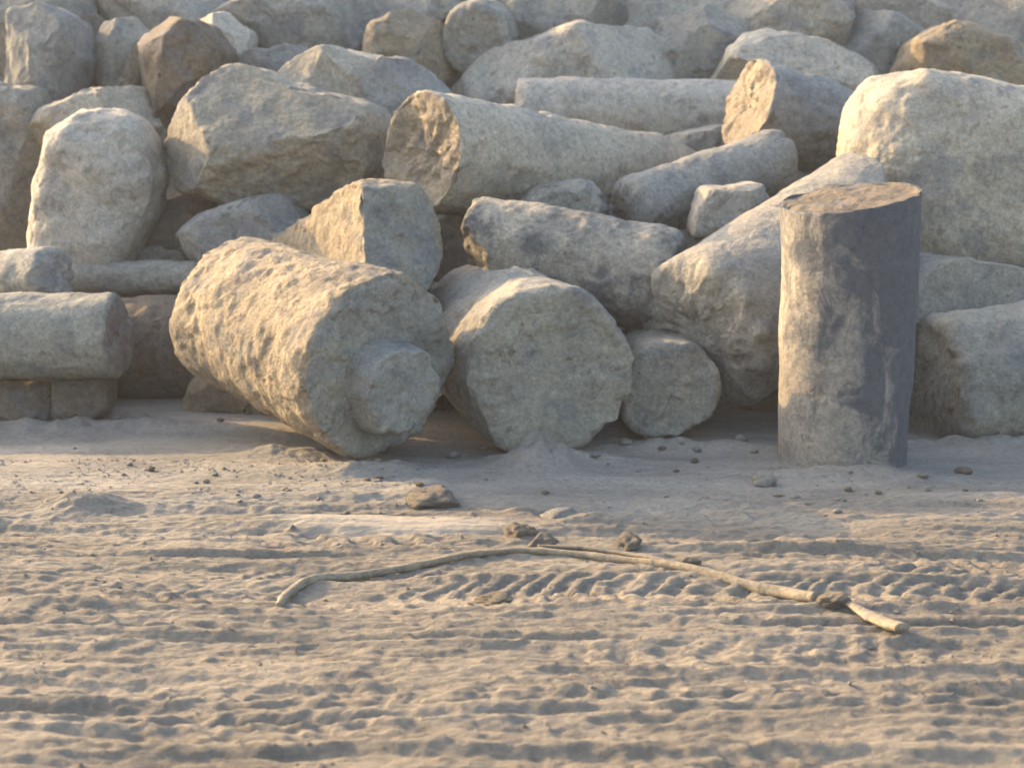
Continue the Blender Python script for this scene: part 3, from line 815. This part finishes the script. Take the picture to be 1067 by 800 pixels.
px = [(290, 628), (300, 615), (325, 604), (370, 597), (430, 590), (490, 584), (545, 582), (600, 585), (650, 592), (700, 601), (750, 612), (800, 623), (850, 635)]
o = tube("bent_pole", smooth_z(gpath(px, [0.007] * 13)), [.013, .015, .016, .015, .0135, .0125, .012, .013, .014, .016, .018, .020, .020], M['wood'], 3)
tag(o, "long thin pole bent like a bow, lying across the tyre tracks", "pole")
px = [(560, 578), (610, 581), (650, 587), (690, 596), (716, 602)]
o = tube("dry_twig", smooth_z(gpath(px, [0.012] * 5)), [.006, .007, .007, .008, .008], M['wood'], 5, nt=10)
tag(o, "thin dry twig lying along the far side of the bent pole", "twig")
px = [(884, 643), (905, 654), (925, 664), (940, 672)]
o = tube("wooden_stake", smooth_z(gpath(px, [0.018] * 4)), [.012, .024, .028, .026], M['wood_pale'], 6, flat=0.5)
tag(o, "short pale split stake lying beyond the right end of the bent pole", "stake")

# ------------------------------------------------------------------ stones and clods on the ground
def pebble_mesh(name, seed, mat, flat=0.6, nt=20, npf=12, lump=0.35):
    V = []
    for i in range(npf):
        ph = -math.pi / 2 + math.pi * (i + 0.5) / npf
        for j in range(nt):
            a = 2 * math.pi * j / nt
            d = np.array([[math.cos(a) * math.cos(ph), math.sin(a) * math.cos(ph), math.sin(ph)]])
            r_ = 1 + lump * fbm(d * 1.3 + seed, 3, seed)[0]
            V.append(tuple((d[0] * r_ * np.array([1, 0.8, flat]))))
    F = []
    for i in range(npf - 1):
        for j in range(nt):
            k = (j + 1) % nt
            F.append((i * nt + j, i * nt + k, (i + 1) * nt + k, (i + 1) * nt + j))
    F.append(tuple(reversed(range(nt)))); F.append(tuple(range((npf - 1) * nt, npf * nt)))
    me = bpy.data.meshes.new(name); me.from_pydata(V, [], F)
    me.polygons.foreach_set("use_smooth", [True] * len(me.polygons)); me.materials.append(mat); me.update()
    return me
def put(me, name, px_, py_, w, label, cat, group=None, rz=0.0, sink=0.7, zs=1.0):
    gx, gy = on_ground(px_, py_)
    r_ = w / FPX * gy * 0.5
    o = bpy.data.objects.new(name, me); COL.objects.link(o)
    o.location = (gx, gy, gz(gx, gy) + r_ * 0.5 * (1 - sink))
    o.scale = (r_, r_, r_ * zs); o.rotation_euler = (0, 0, rz)
    return tag(o, label, cat, group)
peb = [pebble_mesh("pebble", s_, M[k]) for s_, k in ((3, 'grey'), (14, 'beige'), (25, 'face'), (36, 'warm'))]
clod = [pebble_mesh("clod", s_, M['warm'], 0.6, 40, 26, 0.38) for s_ in (5, 16, 27)]
put(peb[0], "stone", 588, 544, 44, "dark oval stone lying beyond the middle of the bent pole", "stone", rz=-0.25, zs=0.8)
put(peb[1], "stone", 797, 505, 28, "pale stone lying in front of the foot of the upright column", "stone", rz=0.5, zs=1.2)
put(clod[0], "clod", 543, 560, 36, "sunlit crumbly clod beside the smooth dust patch", "clod", zs=1.1)
put(clod[1], "clod", 566, 574, 34, "sunlit clod touching the bent pole at the top of its bow", "clod", rz=1.0)
put(clod[2], "clod", 655, 577, 34, "lumpy clod just beyond the thin dry twig", "clod", rz=2.0)
put(clod[0], "clod", 719, 598, 22, "small clod at the right end of the thin dry twig", "clod", rz=0.6)
put(clod[1], "clod", 516, 628, 40, "dark flat clod inside the bow of the bent pole", "clod", rz=0.3, zs=0.5)
put(clod[2], "clod", 868, 640, 36, "clod between the bent pole and the pale stake", "clod", rz=0.3, zs=0.7)
put(clod[1], "clod", 450, 526, 56, "broad sunlit clod of dust in front of the rough front left drum", "clod", rz=-0.2, zs=0.75)
for i, (x_, y_, w_) in enumerate([(472, 476, 15), (505, 468, 11), (652, 470, 14), (690, 474, 9), (772, 468, 16), (786, 476, 9), (962, 500, 14), (1004, 492, 18), (150, 438, 13), (70, 438, 17), (122, 446, 9), (230, 446, 10), (620, 486, 12)]):
    put(peb[i % 4], "pebble", x_, y_, w_, "small loose stone on the dusty ground before the pile", "pebble", "small stones scattered on the dusty ground", i * 1.3, 0.3, 0.9)
rng = random.Random(12)
for i in range(70):
    x_ = rng.uniform(20, 1045); y_ = 468 + 62 * rng.random() ** 1.2 if i < 55 else rng.uniform(530, 640)
    if 150 < x_ < 460 and y_ < 492: y_ += 30
    if 790 < x_ < 970 and y_ < 506: y_ += 30
    put(rng.choice(peb), "pebble", x_, y_, rng.uniform(3.5, 11), "small loose stone on the dusty ground before the pile", "pebble",
        "small stones scattered on the dusty ground", rng.uniform(0, 6.28), 0.3, rng.uniform(.7, 1.2))

# crumbs of dust and grit nobody could count: one mesh
def grit(num):
    g = np.random.default_rng(8)
    t = g.random(num)
    Y_ = np.where(t < 0.62, 6.55 - np.abs(g.normal(0, 0.42, num)), g.uniform(3.2, 6.3, num))
    X_ = g.uniform(-2.8, 2.8, num)
    cl = fbm(np.stack([X_ * 1.6, Y_ * 3.0, np.zeros(num)], 1), 3, 123)
    keep = cl > -0.25
    X_, Y_ = X_[keep], Y_[keep]
    Z_ = ground_z(X_, Y_)
    V, F = [], []
    tpl = np.array([(1, 0, 0), (.4, .8, .1), (-.6, .7, 0), (-1, -.1, .1), (-.3, -.9, 0), (.7, -.7, .1), (.1, 0, .8), (0, 0, -.6)])
    fc = [(0, 1, 6), (1, 2, 6), (2, 3, 6), (3, 4, 6), (4, 5, 6), (5, 0, 6), (1, 0, 7), (2, 1, 7), (3, 2, 7), (4, 3, 7), (5, 4, 7), (0, 5, 7)]
    for x, y, z in zip(X_, Y_, Z_):
        r_ = 0.0021 * (1 + g.exponential(0.9)); a = g.uniform(0, 6.28)
        q = tpl * (1 + g.normal(0, .18, tpl.shape)) * r_
        ca, sa = math.cos(a), math.sin(a)
        b0 = len(V)
        for v in q:
            V.append((x + v[0] * ca - v[1] * sa, y + v[0] * sa + v[1] * ca, z + v[2] * .8 + r_ * .1))
        F += [tuple(b0 + i for i in f) for f in fc]
    me = bpy.data.meshes.new("grit"); me.from_pydata(V, [], F); me.materials.append(M['ground']); me.update()
    o = bpy.data.objects.new("grit", me); COL.objects.link(o)
    tag(o, "fine grit and crumbs strewn over the dusty ground", "grit", kind="stuff")
grit(9000)

# dusty air over the yard
hm = bpy.data.materials.new("dusty_air"); hm.use_nodes = True
hn = hm.node_tree
for nd in list(hn.nodes):
    if nd.type == 'BSDF_PRINCIPLED': hn.nodes.remove(nd)
pv = hn.nodes.new("ShaderNodeVolumePrincipled")
pv.inputs["Color"].default_value = (0.93, 0.90, 0.86, 1)
pv.inputs["Density"].default_value = HAZE
hn.links.new(pv.outputs[0], hn.nodes["Material Output"].inputs["Volume"])
def haze_box(x0, x1, y0, y1, z0, z1):
    V = [(x, y, z) for x in (x0, x1) for y in (y0, y1) for z in (z0, z1)]
    F = [(0, 1, 3, 2), (4, 6, 7, 5), (0, 4, 5, 1), (2, 3, 7, 6), (0, 2, 6, 4), (1, 5, 7, 3)]
    me = bpy.data.meshes.new("haze"); me.from_pydata(V, [], F); me.materials.append(hm); me.update()
    o = bpy.data.objects.new("haze", me); COL.objects.link(o); tag(o, "thin dusty air over the pile", "haze", kind="stuff")
haze_box(-300, 300, -300, 300, -1.5, 5.0)
